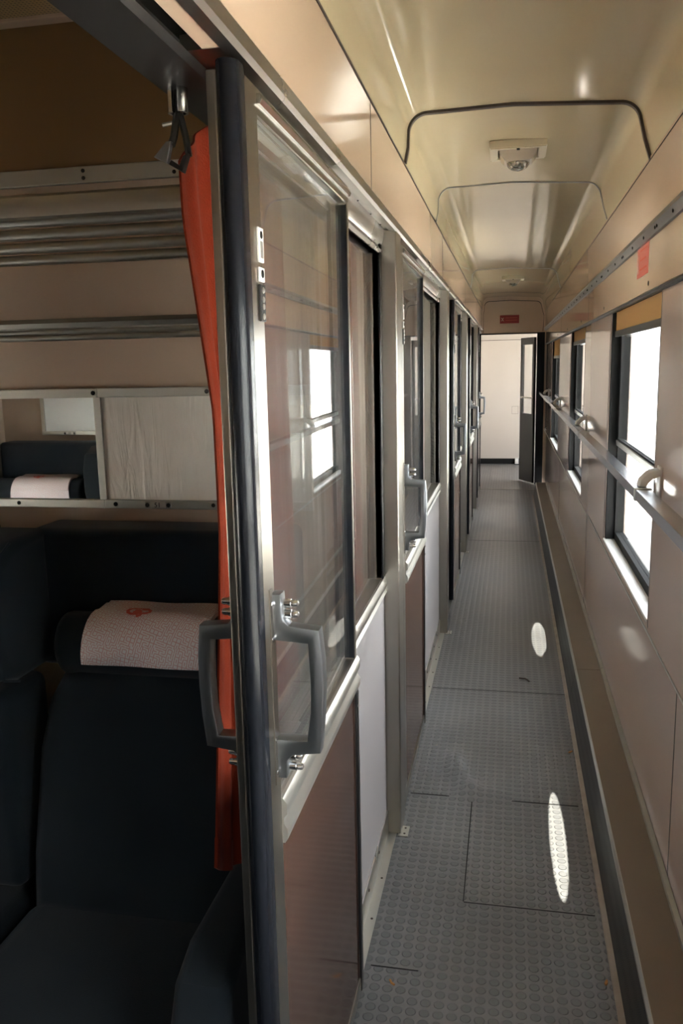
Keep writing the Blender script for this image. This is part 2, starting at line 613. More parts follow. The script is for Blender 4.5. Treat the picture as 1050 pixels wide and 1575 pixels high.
# ---- ceiling of the corridor: flat crown with rounded coves
def arc(cx, cz, r, a0, a1, n):
    return [(cx+r*math.cos(math.radians(a0+(a1-a0)*k/n)), cz+r*math.sin(math.radians(a0+(a1-a0)*k/n))) for k in range(n+1)]
prof = [(-.362, 2.292)] + [(-.352, 2.34)] + arc(-.285, 2.385, .065, 172, 95, 10) + [(0, 2.456)] + arc(.335, 2.366, .07, 85, 8, 10) + [(.418, 2.32), (.44, 2.25)]
poly = prof + [(.62, 2.25), (.62, 2.56), (-.5, 2.56), (-.5, 2.292)]
b = BM(); prism(b, poly, 'y', YB, YEND+.02)
cei = struct('ceiling', b, 'cream', smooth=True)
def arch_strip(y, wdt, t, m):
    inner = []
    for k, p in enumerate(prof):
        a = prof[max(0, k-1)]; c = prof[min(len(prof)-1, k+1)]
        d = Vector((c[0]-a[0], c[1]-a[1])).normalized()
        n = Vector((d.y, -d.x))
        inner.append((p[0]+n.x*t, p[1]+n.y*t))
    outer = [(p[0], p[1]+.002) for p in prof]
    b = BM(); prism(b, inner+list(reversed(outer)), 'y', y, y+wdt)
    return trim(b, m, True)
arch_strip(2.96, .022, .008, 'seam')
arch_strip(4.20, .012, .005, 'alu_dull')
arch_strip(7.9, .012, .005, 'alu_dull')
arch_strip(-.9, .014, .005, 'seam')

# ---- left wall: laminate header above the doors, rail, soffit
b = BM(); box(b, -.40, -.362, YB, YEND, 2.05, 2.292)
wl = struct('wall_left', b, 'laminate')
for y in (-.12, 2.26, 4.64, 7.02, 9.40):
    b = BM(); box(b, -.3625, -.3612, y-.0022, y+.0022, 2.06, 2.291); obj('seam', b, 'seam', wl)
b = BM(); box(b, -.368, -.3605, YB, YEND, 2.287, 2.295); trim(b, 'seam')
b = BM(); prism(b, [(-.372, 2.026), (-.350, 2.022), (-.345, 2.030), (-.345, 2.041), (-.352, 2.046), (-.352, 2.060), (-.360, 2.066), (-.372, 2.066)], 'y', YB, YEND)
trim(b, 'steel_y')
b = BM(); box(b, -.40, -.372, YB, 1.115, 2.031, 2.05); trim(b, 'laminate')
b = BM(); box(b, -.43, -.372, 1.115, YEND, 2.030, 2.05); sof = trim(b, 'steel_y')
for y0 in (1.95, 4.1, 6.4, 8.6):
    for dy, dx in ((.05, -.385), (.22, -.385), (.22, -.415), (.42, -.385), (.42, -.415), (.6, -.385)):
        screw(sof, dx, y0+dy, 2.030, '-z', .005, 'seam')

# ---- posts between door openings
PILL = [.25, 2.645, 4.865, 7.085, 9.305]
for k, y in enumerate(PILL):
    b = BM(); box(b, -.415, -.349, y, y+.115, .0, 2.03, .004)
    t_ = trim(b, 'steel')
    b = BM(); box(b, -.36, -.325, y-.015, y+.05, .0, .004, .001); obj('foot_plate', b, 'alu', t_)
    screw(t_, -.338, y, .004, 'z', .004, 'seam'); screw(t_, -.338, y+.035, .004, 'z', .004, 'seam')

# ---- fixed glazed parts beside the doors
def fixed_pane(n, y0, y1, glass=True):
    r = sroot('window_%d' % n, (XP, y0, 0))
    L_ = y1-y0
    b = BM(); ring(b, 'x', (0, L_, .10, 2.03), (.02, L_-.045, .93, 1.955), -.035, 0); obj('window_frame', b, 'steel', r)
    b = BM(); prism(b, [(-.01, .868), (.006, .868), (.010, .876), (.004, .888), (.010, .896), (.012, .912), (.004, .928), (-.01, .93)], 'y', .0, L_); obj('rail', b, 'steel_y', r, True)
    b = BM(); box(b, -.03, .0018, .02, L_-.005, .085, .87); obj('lower_panel', b, 'pale', r)
    b = BM()
    d = .0105*(L_-.065)/.77
    vs = [bm_ for bm_ in ((-.003, .02), (-.003-d, L_-.045), (-.008-d, L_-.045), (-.008, .02))]
    prism(b, vs, 'z', .925, 1.96); obj('pane', b, 'glass', r)
    b = BM(); box(b, -.02, .006, L_-.045, L_-.001, .93, 1.99, .003); obj('gasket', b, 'rubber', r)
    b = BM(); prism(b, [(-.03, 1.955), (.004, 1.955), (.008, 1.965), (.002, 1.978), (.010, 1.99), (.016, 2.03), (-.03, 2.03)], 'y', 0, L_); obj('top_rail', b, 'steel_y', r, True)
    b = BM(); box(b, -.03, .006, 0, L_, .0, .088, .002); k_ = obj('kick_strip', b, 'steel_y', r)
    for i in range(int(L_/.2)): screw(k_, .006, .12+i*.2, .06, 'x', .005, 'seam')
    b = BM(); box(b, .004, .034, 0, L_, 0, .003); k_ = obj('floor_strip', b, 'alu', r)
    for i in range(int(L_/.2)): screw(k_, .022, .07+i*.2, .003, 'z', .004, 'seam')
    return r
fixed_pane(11, 1.31, 2.645)
fixed_pane(12, 3.53, 4.865)
fixed_pane(13, 5.75, 7.085)
fixed_pane(14, 7.97, 9.305)
fixed_pane(15, 10.19, YEND)
fixed_pane(10, -.91, .25)
b = BM(); box(b, -.44, -.40, YB, -.91, 0, 2.05); struct('wall_left_rear', b, 'pale')
# threshold strip along the door line
for k, y in enumerate(PILL):
    b = BM(); box(b, -.41, -.366, y+.115, y+.885, 0, .0035); trim(b, 'alu')

# ---- right wall with windows
b = BM(); wall_holes(b, 'x', YB, YEND, 0, 2.26, [(a, c, WZ0, WZ1) for a, c in WIN], XR, .56)
wr = struct('wall_right', b, 'wall_rose')
b = BM(); prism(b, [(.432, 2.26), (XR+.002, 2.26), (XR+.002, 2.035), (.447, 2.035)], 'y', YB, YEND); struct('wall_right_cornice', b, 'laminate')
b = BM(); box(b, .4485, XR+.002, YB, YEND, 1.842, 2.02); fr = struct('wall_right_frieze', b, 'laminate')
for y in (-.5, 2.2, 5.2, 7.9, 10.6):
    b = BM(); box(b, .4478, .449, y-.002, y+.002, 1.845, 2.01); obj('seam', b, 'seam', fr)
    b = BM(); prism(b, [(.4315, 2.256), (.434, 2.256), (.448, 2.05), (.4462, 2.05)], 'y', y-.002, y+.002); obj('seam', b, 'seam', fr)
for y in (3.0, 4.35, 5.7, 7.05, 8.4, 2.0, .7):
    screw(fr, .4485, y, 1.868, '-x', .008, 'black')
b = BM(); prism(b, [(.43, 2.248), (.436, 2.256), (.442, 2.256), (.438, 2.246)], 'y', YB, YEND); trim(b, 'seam')
b = BM(); prism(b, [(.428, 2.032), (.434, 2.050), (.448, 2.052), (.462, 2.04), (.462, 2.004), (.440, 2.008)], 'y', YB, YEND); tr = trim(b, 'greytrim', True)
y = 2.0
i = 0
while y < 10.5:
    for dy in ((0,) if i % 3 else (0, .035)):
        screw(tr, .433, y+dy, 2.02, '-x', .006, 'black')
    y += .26; i += 1
b = BM(); prism(b, [(.440, 1.834), (.446, 1.842), (.462, 1.845), (.462, 1.828), (.446, 1.828)], 'y', YB, YEND); trim(b, 'darkmetal', True)
b = BM(); box(b, .4575, .462, YB, YEND, .722, .730); trim(b, 'alu_dull')
for y in (-.6, 2.28, 5.05, 7.8, 10.5):
    b = BM(); box(b, .4590, .4605, y-.002, y+.002, .13, .722); obj('seam', b, 'darkmetal', wr)
for a, c in WIN[1:]:
    for yy in (a-.012, c+.012):
        b = BM(); box(b, .459, .461, yy-.0015, yy+.0015, .74, 1.83); obj('seam', b, 'darkmetal', wr)

WN = 0
blind_drop = {0: .08, 1: .07, 2: .085, 3: .075, 4: .16, 5: 1.05}
blind_label = {0: 'amber roller blind of the rearmost corridor window, bottom bar dark',
               1: 'amber roller blind on the corridor window opposite the open sliding door',
               2: 'amber roller blind with dark bottom bar on the nearest visible right window',
               3: 'amber roller blind on the second right window, barely pulled down',
               4: 'amber roller blind on the third right window, pulled lower than its neighbours',
               5: 'amber roller blind fully drawn on the last right window before the end door'}
for k, (a, c) in enumerate(WIN):
    WN += 1
    r = sroot('window_%d' % WN, (XR, a, WZ0))
    Wd, Ht = c-a, WZ1-WZ0
    e = .002
    b = BM(); ring(b, 'x', (e, Wd-e, e, Ht-e), (.045, Wd-.045, .05, Ht-.03), .045, .085); obj('window_frame', b, 'black', r)
    b = BM(); box(b, -.004, .06, e, Wd-e, 0, .012, .003); obj('sill', b, 'white', r)
    b = BM(); ring(b, 'x', (e, .014, e, Ht-e), (.004, .011, .02, Ht-.02), .004, .045); obj('jamb_strip', b, 'rubber', r)
    b = BM(); box(b, .005, .045, Wd-.03, Wd-e, .012, Ht-e); obj('jamb', b, 'black', r)
    zm = 1.235-WZ0
    b = BM(); box(b, .035, .075, .045, Wd-.045, zm-.012, zm+.014, .003); obj('mid_rail', b, 'alu', r)
    b = BM(); ring(b, 'x', (.05, Wd-.05, zm+.014, Ht-.03), (.062, Wd-.085, zm+.022, Ht-.045), .04, .058); obj('sash_frame', b, 'black', r)
    b = BM(); box(b, .047, .051, .062, Wd-.085, zm+.022, Ht-.045); obj('pane', b, 'winglass', r)
    b = BM(); box(b, .062, .066, .045, Wd-.045, .05, zm-.012); obj('pane', b, 'winglass', r)
    # roller blind
    d = blind_drop[k]
    bl = thing('roller_blind', blind_label[k], 'blind', (XR+.02, a, WZ1), 'roller blinds of the corridor windows')
    b = BM(); box(b, 0, .003, .012, Wd-.012, -d, -.002); obj('cloth', b, 'amber', bl)
    b = BM(); box(b, -.004, .008, .010, Wd-.010, -d-.028, -d, .003); obj('bottom_bar', b, 'darkmetal', bl)

# ---- end bulkhead, vestibule
b = BM(); wall_holes(b, 'y', -.45, .62, 0, 2.56, [(-.385, .345, -.01, 1.985)], YEND, YEND+.06)
wb = struct('wall_end_bulkhead', b, 'laminate')
b = BM()
wprof = [(x*.96-.0, z-.05) for x, z in prof]
prism(b, [(-.40, 1.99), *wprof[:], (.43, 1.99)], 'y', YEND-.012, YEND-.0002)
struct('wall_end_panel', b, 'laminate')
def arch_on_bulkhead():
    inner = [(p[0]*.955, p[1]-.056) for p in prof]
    outer = [(p[0]*.965, p[1]-.048) for p in prof]
    inner = [(-.345*1.0, 2.0)] + inner + [(.41, 2.0)]
    outer = [(-.352, 2.0)] + outer + [(.417, 2.0)]
    b = BM(); prism(b, inner+list(reversed(outer)), 'y', YEND-.016, YEND-.0122); trim(b, 'seam')
arch_on_bulkhead()
for x0, x1 in ((-.40, -.383), (.343, .44)):
    b = BM(); box(b, x0, x1, YEND-.03, YEND+.07, 0, 1.99); trim(b, 'rubber')
b = BM(); box(b, -.40, .44, YEND-.02, YEND+.065, 1.975, 1.99); trim(b, 'seam')
b = BM(); box(b, -.95, 1.1, 13.60, 13.68, 0, 2.5); we = struct('wall_far', b, 'endwall')
b = BM(); box(b, -.95, 1.1, 13.594, 13.601, 1.955, 1.962); obj('seam', b, 'seam', we)
b = BM(); ring(b, 'y', (.04, .14, .80, .92), (.043, .137, .803, .917), 13.597, 13.601); obj('hatch_outline', b, 'seam', we)
b = BM(); box(b, -.9, .17, 13.585, 13.60, 0, .085); bb = struct('baseboard_far', b, 'black')
b = BM(); box(b, -1.0, -.92, YEND, 13.68, 0, 2.5); struct('wall_vestibule_left', b, 'endwall')
b = BM(); wall_holes(b, 'x', YEND, 13.68, 0, 2.5, [(11.9, 12.7, .75, 1.9)], 1.05, 1.12); struct('wall_vestibule_right', b, 'endwall')
b = BM(); box(b, -1.0, 1.12, YEND+.06, 13.68, 2.30, 2.56); struct('ceiling_vestibule', b, 'endwall')
b = BM(); box(b, -1.0, -.46, YEND, 13.68, -.06, -.001); struct('floor_vestibule', b, 'floor')
b = BM(); box(b, .44, 1.12, YEND, 13.68, -.06, -.001); struct('floor_vestibule_right', b, 'floor')
r = sroot('window_7', (1.07, 11.9, .75))
b = BM(); ring(b, 'x', (.002, .798, .002, 1.148), (.05, .75, .05, 1.10), 0, .03); obj('window_frame', b, 'darkmetal', r)
b = BM(); box(b, .012, .016, .05, .75, .05, 1.10); obj('pane', b, 'winglass', r)
ld = bpy.data.lights.new('window_portal', 'AREA'); ld.shape = 'RECTANGLE'; ld.size, ld.size_y = 1.15, .8; ld.cycles.is_portal = True
lo = bpy.data.objects.new('window_portal', ld); COL.objects.link(lo); lo.location = (1.14, 12.3, 1.32)
lo.rotation_euler = Vector((-1, 0, 0)).to_track_quat('-Z', 'Y').to_euler()

# ---- shell: rear of the corridor, compartments, roof
b = BM(); box(b, -2.65, .56, YB-.08, YB, -.06, 2.56); struct('wall_rear', b, 'endwall')
b = BM(); wall_holes(b, 'x', YB, YEND+.06, -.06, 2.56, [(.15, 1.35, .80, 1.75), (2.37, 3.57, .80, 1.75)], -2.73, -2.65); struct('wall_outer_left', b, 'tan')
for wn_, wy in ((8, .15), (9, 2.37)):
    r = sroot('window_%d' % wn_, (-2.69, wy, .80))
    b = BM(); ring(b, 'x', (.002, 1.198, .002, .948), (.05, 1.15, .05, .90), -.03, .02); obj('window_frame', b, 'darkmetal', r)
    b = BM(); box(b, -.008, -.004, .05, 1.15, .05, .90); obj('pane', b, 'winglass', r)
    ld = bpy.data.lights.new('window_portal', 'AREA'); ld.shape = 'RECTANGLE'; ld.size, ld.size_y = .95, 1.2; ld.cycles.is_portal = True
    lo = bpy.data.objects.new('window_portal', ld); COL.objects.link(lo); lo.location = (-2.75, wy+.6, 1.275)
    lo.rotation_euler = Vector((1, 0, 0)).to_track_quat('-Z', 'Y').to_euler()
b = BM(); box(b, -2.75, .62, YB-.08, YEND+.06, 2.561, 2.62); struct('roof', b, 'alu_dull')
b = BM(); box(b, -2.65, -.43, YB, YEND, 2.40, 2.56); struct('ceiling_compartment', b, 'amberwall')
PART = [-.35, 1.86, 4.08, 6.30, 8.52, 10.74]
for k, y in enumerate(PART):
    b = BM(); box(b, -2.65, -.436, y, y+.04, 0, 2.40)
    struct('wall_compartment_%d' % (k+1), b, 'tan')
b = BM(); box(b, -2.65, -.436, YEND-.02, YEND+.06, 0, 2.4); struct('wall_compartment_end', b, 'tan')

# ---- inside of compartment: upper amber panel, cover strip, perforated grille
b = BM(); box(b, -2.648, -.438, 1.852, 1.8595, 2.08, 2.386); struct('wall_compartment_upper', b, 'amberwall')
b = BM(); box(b, -2.648, -.44, 1.845, 1.8595, 2.043, 2.079, .002); t_ = trim(b, 'alu_dull')
for x in (-.74, -.96, -1.178, -1.40):
    for z in (2.053, 2.069): screw(t_, x, 1.845, z, '-y', .0045, 'darkmetal')
b = BM(); box(b, -2.4, -.62, .3, 1.83, 2.388, 2.3995); gr = struct('ceiling_grille', b, 'grille')
b = BM(); box(b, -2.6, -.56, 1.81, 1.845, 2.380, 2.3995, .003); trim(b, 'tan')
# header beam over the door, compartment side
b = BM(); prism(b, [(-.506, 2.16), (-.506, 2.024), (-.500, 2.018), (-.424, 2.018), (-.418, 2.028), (-.424, 2.034), (-.436, 2.05), (-.436, 2.16)], 'y', -.31, 1.858)
beam = trim(b, 'darkmetal')
for y in (.55, 1.02, 1.5): screw(beam, -.428, y, 2.03, '-z', .006, 'bolt')

# ================================================================== THINGS
# ---- sliding doors
DW, DH = .77, 2.01
def handle_poly(sgn):
    # bow handle seen along the door's edge: x away from the leaf, z up, around z = 1.12
    pts = [(0, 1.276), (.015, 1.276), (.017, 1.236), (.026, 1.226), (.074, 1.221), (.079, 1.17), (.079, 1.12),
           (.0765, 1.07), (.071, 1.018), (.026, 1.012), (.017, 1.002), (.015, .972), (0, .972),
           (0, 1.038), (.050, 1.038), (.0565, 1.085), (.058, 1.13), (.0555, 1.198), (0, 1.202)]
    return [(sgn*x, z) for x, z in pts]

def make_door():
    root = thing('sliding_door', 'x', 'door', (0, 0, 0), 'sliding compartment doors along the left')
    # leaf: local y from 0 (leading edge) to DW, x from -.045 (inside) to 0
    b = BM(); wall_holes(b, 'x', .028, DW, .02, DH, [(.088, DW-.022, .925, 1.968), (.088, DW-.022, .06, .85)], -.045, 0)
    bmesh.ops.bevel(b, geom=[e for e in b.edges if e.calc_face_angle(0) > .5], offset=.003, segments=2, affect='EDGES')
    obj('frame', b, 'steel', root, True)
    # glazing bead
    b = BM(); ring(b, 'x', (.086, DW-.020, .923, 1.970), (.096, DW-.030, .936, 1.954), -.034, -.018); obj('glazing_bead', b, 'polish', root)
    b = BM(); box(b, -.044, -.001, DW-.0245, DW-.0215, .927, 1.966); obj('glass_gasket', b, 'rubber', root)
    d = .0095
    b = BM(); prism(b, [(-.003, .09), (-.003-d, DW-.025), (-.0075-d, DW-.025), (-.0075, .09)], 'z', .928, 1.962); obj('glass_pane', b, 'glass', root)
    b = BM(); box(b, -.035, -.003, .090, DW-.024, .062, .848); obj('lower_panel', b, 'brown', root)
    b = BM(); prism(b, [(-.004, .848), (.004, .848), (.009, .856), (.009, .872), (.003, .882), (.003, .892), (.009, .900), (.009, .918), (.002, .927), (-.004, .927)], 'y', .084, DW-.004); obj('cross_rail', b, 'alu', root, True)
    b = BM(); prism(b, [(-.004, 1.985), (.005, 1.985), (.008, 1.992), (.005, 1.999), (-.004, 1.999)], 'y', .084, DW-.004); obj('top_bead', b, 'polish', root, True)
    # rounded rubber nose
    nose = []
    for k in range(13):
        a = PI*k/12
        nose.append((-.0165+.0165*math.cos(a), .014-.020*math.sin(a)))
    nose = [(0, .03)] + nose + [(-.033, .03)]
    b = BM(); prism(b, nose, 'z', .03, DH+.008); obj('rubber_edge', b, 'rubber', root, True)
    b = BM(); box(b, -.0465, -.033, .008, .034, .03, DH, .002); obj('inner_stop', b, 'steel', root)
    b = BM(); box(b, -.012, .003, DW-.020, DW+.004, .02, .85, .002); e_ = obj('rear_edge_strip', b, 'darkmetal', root)
    for z in (.80, .835): screw(e_, .003, DW-.008, z, 'x', .005, 'bolt')
    # label plate and lock strip by the glass
    b = BM(); box(b, .0, .0035, .060, .084, 1.768, 1.816, .001); pl = obj('latch_plate', b, 'white', root); pl['label'] = 'small white latch plate with black marks'
    b = BM(); box(b, .003, .0042, .066, .078, 1.774, 1.797); obj('slot', b, 'alu_dull', pl)
    b = BM(); tube(b, [(.002, .072, 1.806), (.0043, .072, 1.806)], .0055, 10); obj('dot', b, 'black', pl)
    b = BM(); box(b, .0, .0035, .060, .084, 1.741, 1.761, .001); pl2 = obj('latch_plate', b, 'white', root)
    b = BM(); tube(b, [(.002, .072, 1.752), (.0043, .072, 1.752)], .006, 10); obj('dot', b, 'black', pl2)
    b = BM(); box(b, .0, .0035, .060, .084, 1.685, 1.737, .001); ls = obj('lock_strip', b, 'darkmetal', root)
    for z in (1.692, 1.706, 1.716, 1.729): screw(ls, .0035, .072, z, 'x', .0045, 'alu')
    for nm, sgn, x0 in (('corridor_handle', 1, .0), ('compartment_handle', -1, -.046)):
        b = BM(); prism(b, handle_poly(sgn), 'y', .066, .094, .003, 2)
        h = obj(nm, b, 'cast', root, True)
        h.location.x = x0
        for z in (1.258, 1.241, 1.005, .987):
            b = BM()
            p = Vector((sgn*.016, .082, z)); dd = Vector((sgn, 0, 0))
            tube(b, [p, p+dd*.012, p+dd*.0125, p+dd*.019, p+dd*.0225, p+dd*.024], [.0075, .0075, .006, .006, .0045, .0015], 10)
            obj('bolt', b, 'bolt', h, True)
        b = BM(); box(b, min(0, sgn*.002), max(0, sgn*.002), .055, .068, .965, 1.285); bk = obj('backing_plate', b, 'steel', h)
        for z in (.985, 1.04, 1.205, 1.262): screw(bk, sgn*.002, .061, z, 'x' if sgn > 0 else '-x', .0045, 'bolt')
    return root
DOORS = [(1.12, 'nearest sliding door, slid half open with orange curtain behind its glass'),
         (2.775, 'second sliding door from the front, closed, dark rubber edge against the steel post'),
         (5.50, 'third sliding door from the front, partly open showing a black gap'),
         (7.74, 'fourth sliding door along the left, partly open beside a steel post'),
         (9.92, 'farthest sliding door on the left, next to the end doorway')]
proto = make_door()
for k, (y, lab) in enumerate(DOORS):
    o = proto if k == 0 else copy_tree(proto)
    o.location = (XD, y, 0)
    o['label'] = lab

# ---- curtain with hook
def curtain(label, y0, y1, xc, amp, folds, hooked, zt=2.0):
    root = thing('curtain', label, 'curtain', (xc, y0, 0), 'orange compartment curtains')
    nu, nv = 90, 40
    def surf(u, v, zb, off=0):
        z = zb+(zt-zb)*v
        L_ = y1-y0
        y = u*L_
        x = amp*math.sin(2*PI*folds*u+.5)*(.75+.25*math.sin(5*u+1))+amp*.35*math.sin(2*PI*folds*2.3*u+1.7+.4*v)
        x *= (1-.35*v)
        if hooked:
            lead = math.exp(-(u/.16)**2)
            x += -.034*lead*max(0, (1.35-z)/.6) - .030*lead*min(1, max(0, (z-1.55)/.35))
            x += -.006*lead
            if u < .22: z -= .075*(1-u/.22)*max(0, (z-1.55)/(zt-1.55))
        return Vector((x+off, y+.012*math.sin(3*v+8*u), z))
    def sheet(v0, v1, n, off, t):
        b = BM()
        G = []
        for j in range(n+1):
            v = v0+(v1-v0)*j/n
            row = []
            for i in range(nu+1):
                u = i/nu
                zb = .700+.068*math.exp(-u/.12) if hooked else .74
                row.append((surf(u, v, zb, off), surf(u, v, zb, off+t)))
            G.append(row)
        A = [[b.verts.new(p[0]) for p in r_] for r_ in G]
        B = [[b.verts.new(p[1]) for p in r_] for r_ in G]
        for j in range(n):
            for i in range(nu):
                b.faces.new((A[j][i], A[j][i+1], A[j+1][i+1], A[j+1][i]))
                b.faces.new((B[j][i], B[j+1][i], B[j+1][i+1], B[j][i+1]))
        for j in range(n):
            b.faces.new((A[j][0], A[j+1][0], B[j+1][0], B[j][0]))
            b.faces.new((A[j][nu], B[j][nu], B[j+1][nu], A[j+1][nu]))
        for i in range(nu):
            b.faces.new((A[0][i], B[0][i], B[0][i+1], A[0][i+1]))
            b.faces.new((A[n][i], A[n][i+1], B[n][i+1], B[n][i]))
        bmesh.ops.recalc_face_normals(b, faces=b.faces[:])
        return b
    obj('cloth', sheet(.045, 1, nv, 0, .0035), 'orange', root, True)
    obj('hem', sheet(0, .046, 4, -.001, .0055), 'orange', root, True)
    return root
curtain('orange red curtain bunched behind the nearest sliding door', 1.235, 1.70, -.459, .012, 4.0, True)
curtain('orange red curtain seen as a sliver through the first fixed pane', 2.05, 2.50, -.450, .010, 3.5, False)
ck = thing('curtain_hook', 'metal clamp hook hanging from the dark beam above the orange curtain', 'hook', (-.478, 1.215, 2.018))
b = BM(); prism(b, arc(0, 0, .013, 100, 260, 8)+list(reversed(arc(0, 0, .0095, 100, 260, 8))), 'z', -.034, 0); obj('clip', b, 'polish', ck, True)
b = BM(); prism(b, arc(.004, 0, .013, -80, 80, 8)+list(reversed(arc(.004, 0, .0095, -80, 80, 8))), 'z', -.034, 0); obj('clip', b, 'polish', ck, True)
b = BM(); tube(b, [(.001, 0, -.002), (.001, 0, -.042)], .004, 8); obj('spindle', b, 'darkmetal', ck, True)
def bar(nm, pts, wd, m):
    b = BM()
    for q in range(1):
        pts_ = [Vector(p) for p in pts]
        tube(b, pts_, wd, 6)
    return obj(nm, b, m, ck, True)
bar('arm', [(0, 0, -.034), (-.006, -.002, -.066), (-.010, -.004, -.078)], .0055, 'darkmetal')
bar('arm', [(.004, 0, -.034), (.010, .004, -.066), (.013, .006, -.092)], .005, 'darkmetal')
b = BM(); prism(b, [(-.014, -.074), (-.006, -.074), (-.014, -.104), (-.034, -.094)], 'y', -.014, -.004, .001); obj('jaw', b, 'cast', ck)
b = BM(); prism(b, [(.008, -.094), (.016, -.090), (.006, -.116), (-.014, -.104), (-.010, -.098), (.002, -.106)], 'y', -.008, .006, .001); obj('jaw', b, 'darkmetal', ck)
b = BM(); tube(b, [(-.008, 0, -.046), (-.022, -.004, -.049)], .003, 8); obj('pin', b, 'alu_dull', ck)

# ---- seats
def cushion(name, x0, x1, y0, y1, z0, z1, r, parent, m='navy', bulge=0, seg=4):
    b = BM(); box(b, x0, x1, y0, y1, z0, z1, r, seg)
    o = obj(name, b, m, parent, 'all')
    return o
def make_seat():
    """one seat facing -y; origin on the floor at the partition, x centred"""
    root = thing('padded_chair', 'x', 'seat', (0, 0, 0), 'navy compartment seats')
    h = .30
    # backrest: slightly reclined slab with rounded shoulders
    b = BM()
    pts = [(-h, .0), (-h-.004, .12), (-h+.008, .36), (-h+.03, .47), (-h+.06, .525), (-h+.11, .548), (h-.11, .548), (h-.06, .525), (h-.03, .47), (h-.008, .36), (h+.004, .12), (h, .0)]
    prism(b, pts, 'y', -.36, -.17, .035, 4)
    for v in b.verts:
        t = v.co.z
        v.co.z = .425+t
        v.co.y += .10*(t/.55)
        if v.co.y < -.2: v.co.y -= .018*math.cos(v.co.x/h*PI/2)*math.sin(min(1, max(0, t/.55))*PI)
    obj('backrest', b, 'navy', root, 'all')
    cushion('seat_cushion', -h-.02, h+.02, -.90, -.30, .27, .445, .055, root)
    b = BM(); box(b, -h-.02, h+.02, -.84, -.012, .02, .27, .01); obj('seat_base', b, 'black', root)
    cushion('head_panel', -h-.06, h-.03, -.15, -.012, .93, 1.262, .022, root, 'navy_panel')
    # headrest roll
    b = BM()
    n = 24
    for k in range(2): pass
    pr = [(-.215+.062*math.cos(2*PI*k/n), 1.015+.072*math.sin(2*PI*k/n)) for k in range(n)]
    prism(b, pr, 'x', -h+.055, h-.03, .02, 3)
    obj('headrest', b, 'navy', root, True)
    return root
def ear(root, x, side):
    """cheek piece beside the headrest"""
    b = BM()
    pts = [(-.14, 1.262), (-.28, 1.258), (-.345, 1.225), (-.372, 1.15), (-.372, 1.04), (-.345, .965), (-.29, .945), (-.14, .945)]
    prism(b, pts, 'x', x-.075, x+.075, .028, 4)
    e = obj('cheek', b, 'navy', root, True)
    b = BM()
    pp = [(x+.074*side, y+.012 if y < -.2 else y, 0) for y, z in pts]
    tube(b, [(x+.060*side, y*.975, z*.998) for y, z in pts[1:-1]], .0035, 6); obj('piping', b, 'navy_panel', e, True)
def armrest(root, x, z, up=False):
    if up:
        cushion('armrest', x-.065, x+.065, -.34, -.16, .46, .93, .03, root)
        cushion('side_cushion', x-.058, x+.066, -.87, -.17, .03, .44, .04, root)
    else:
        b = BM(); prism(b, [(-.20, z-.01), (-.62, z), (-.70, z-.03), (-.735, z-.10), (-.72, z-.17), (-.64, z-.20), (-.20, z-.19)], 'x', x-.055, x+.05, .022, 4)
        obj('armrest', b, 'navy', root, True)
SX = [-.735, -1.513, -2.285]
YS = 1.858
plain = make_seat()                       # seat without a cheek piece, next to the outer wall
plain.location = (SX[2], YS, 0)
plain['label'] = 'navy seat next to the outer wall, below the left end of the mirror'
seatB = copy_tree(plain)
ear(seatB, -.385, 1)
armrest(seatB, -.39, .6, True)
seatB.location = (SX[1], YS, 0)
seatB['label'] = 'navy seat at the left edge, beside the one with the white cloth'
seatA = copy_tree(seatB); seatA.location = (SX[0], YS, 0)
armrest(seatA, .245, .63)
seatA['label'] = 'navy seat nearest the corridor with a white headrest cloth, under the wrinkled sheet'
for k, (src, x, lab) in enumerate(((plain, -.765, 'opposite navy seat nearest the corridor, out of the mirror'),
                                   (seatB, -1.535, 'opposite navy middle seat, at the edge of the mirror image'),
                                   (seatB, -2.325, 'opposite navy seat with headrest cloth, reflected in the mirror'))):
    s_ = copy_tree(src)
    s_.rotation_euler.z = PI
    s_.location = (x, -.308, 0)
    s_['label'] = lab

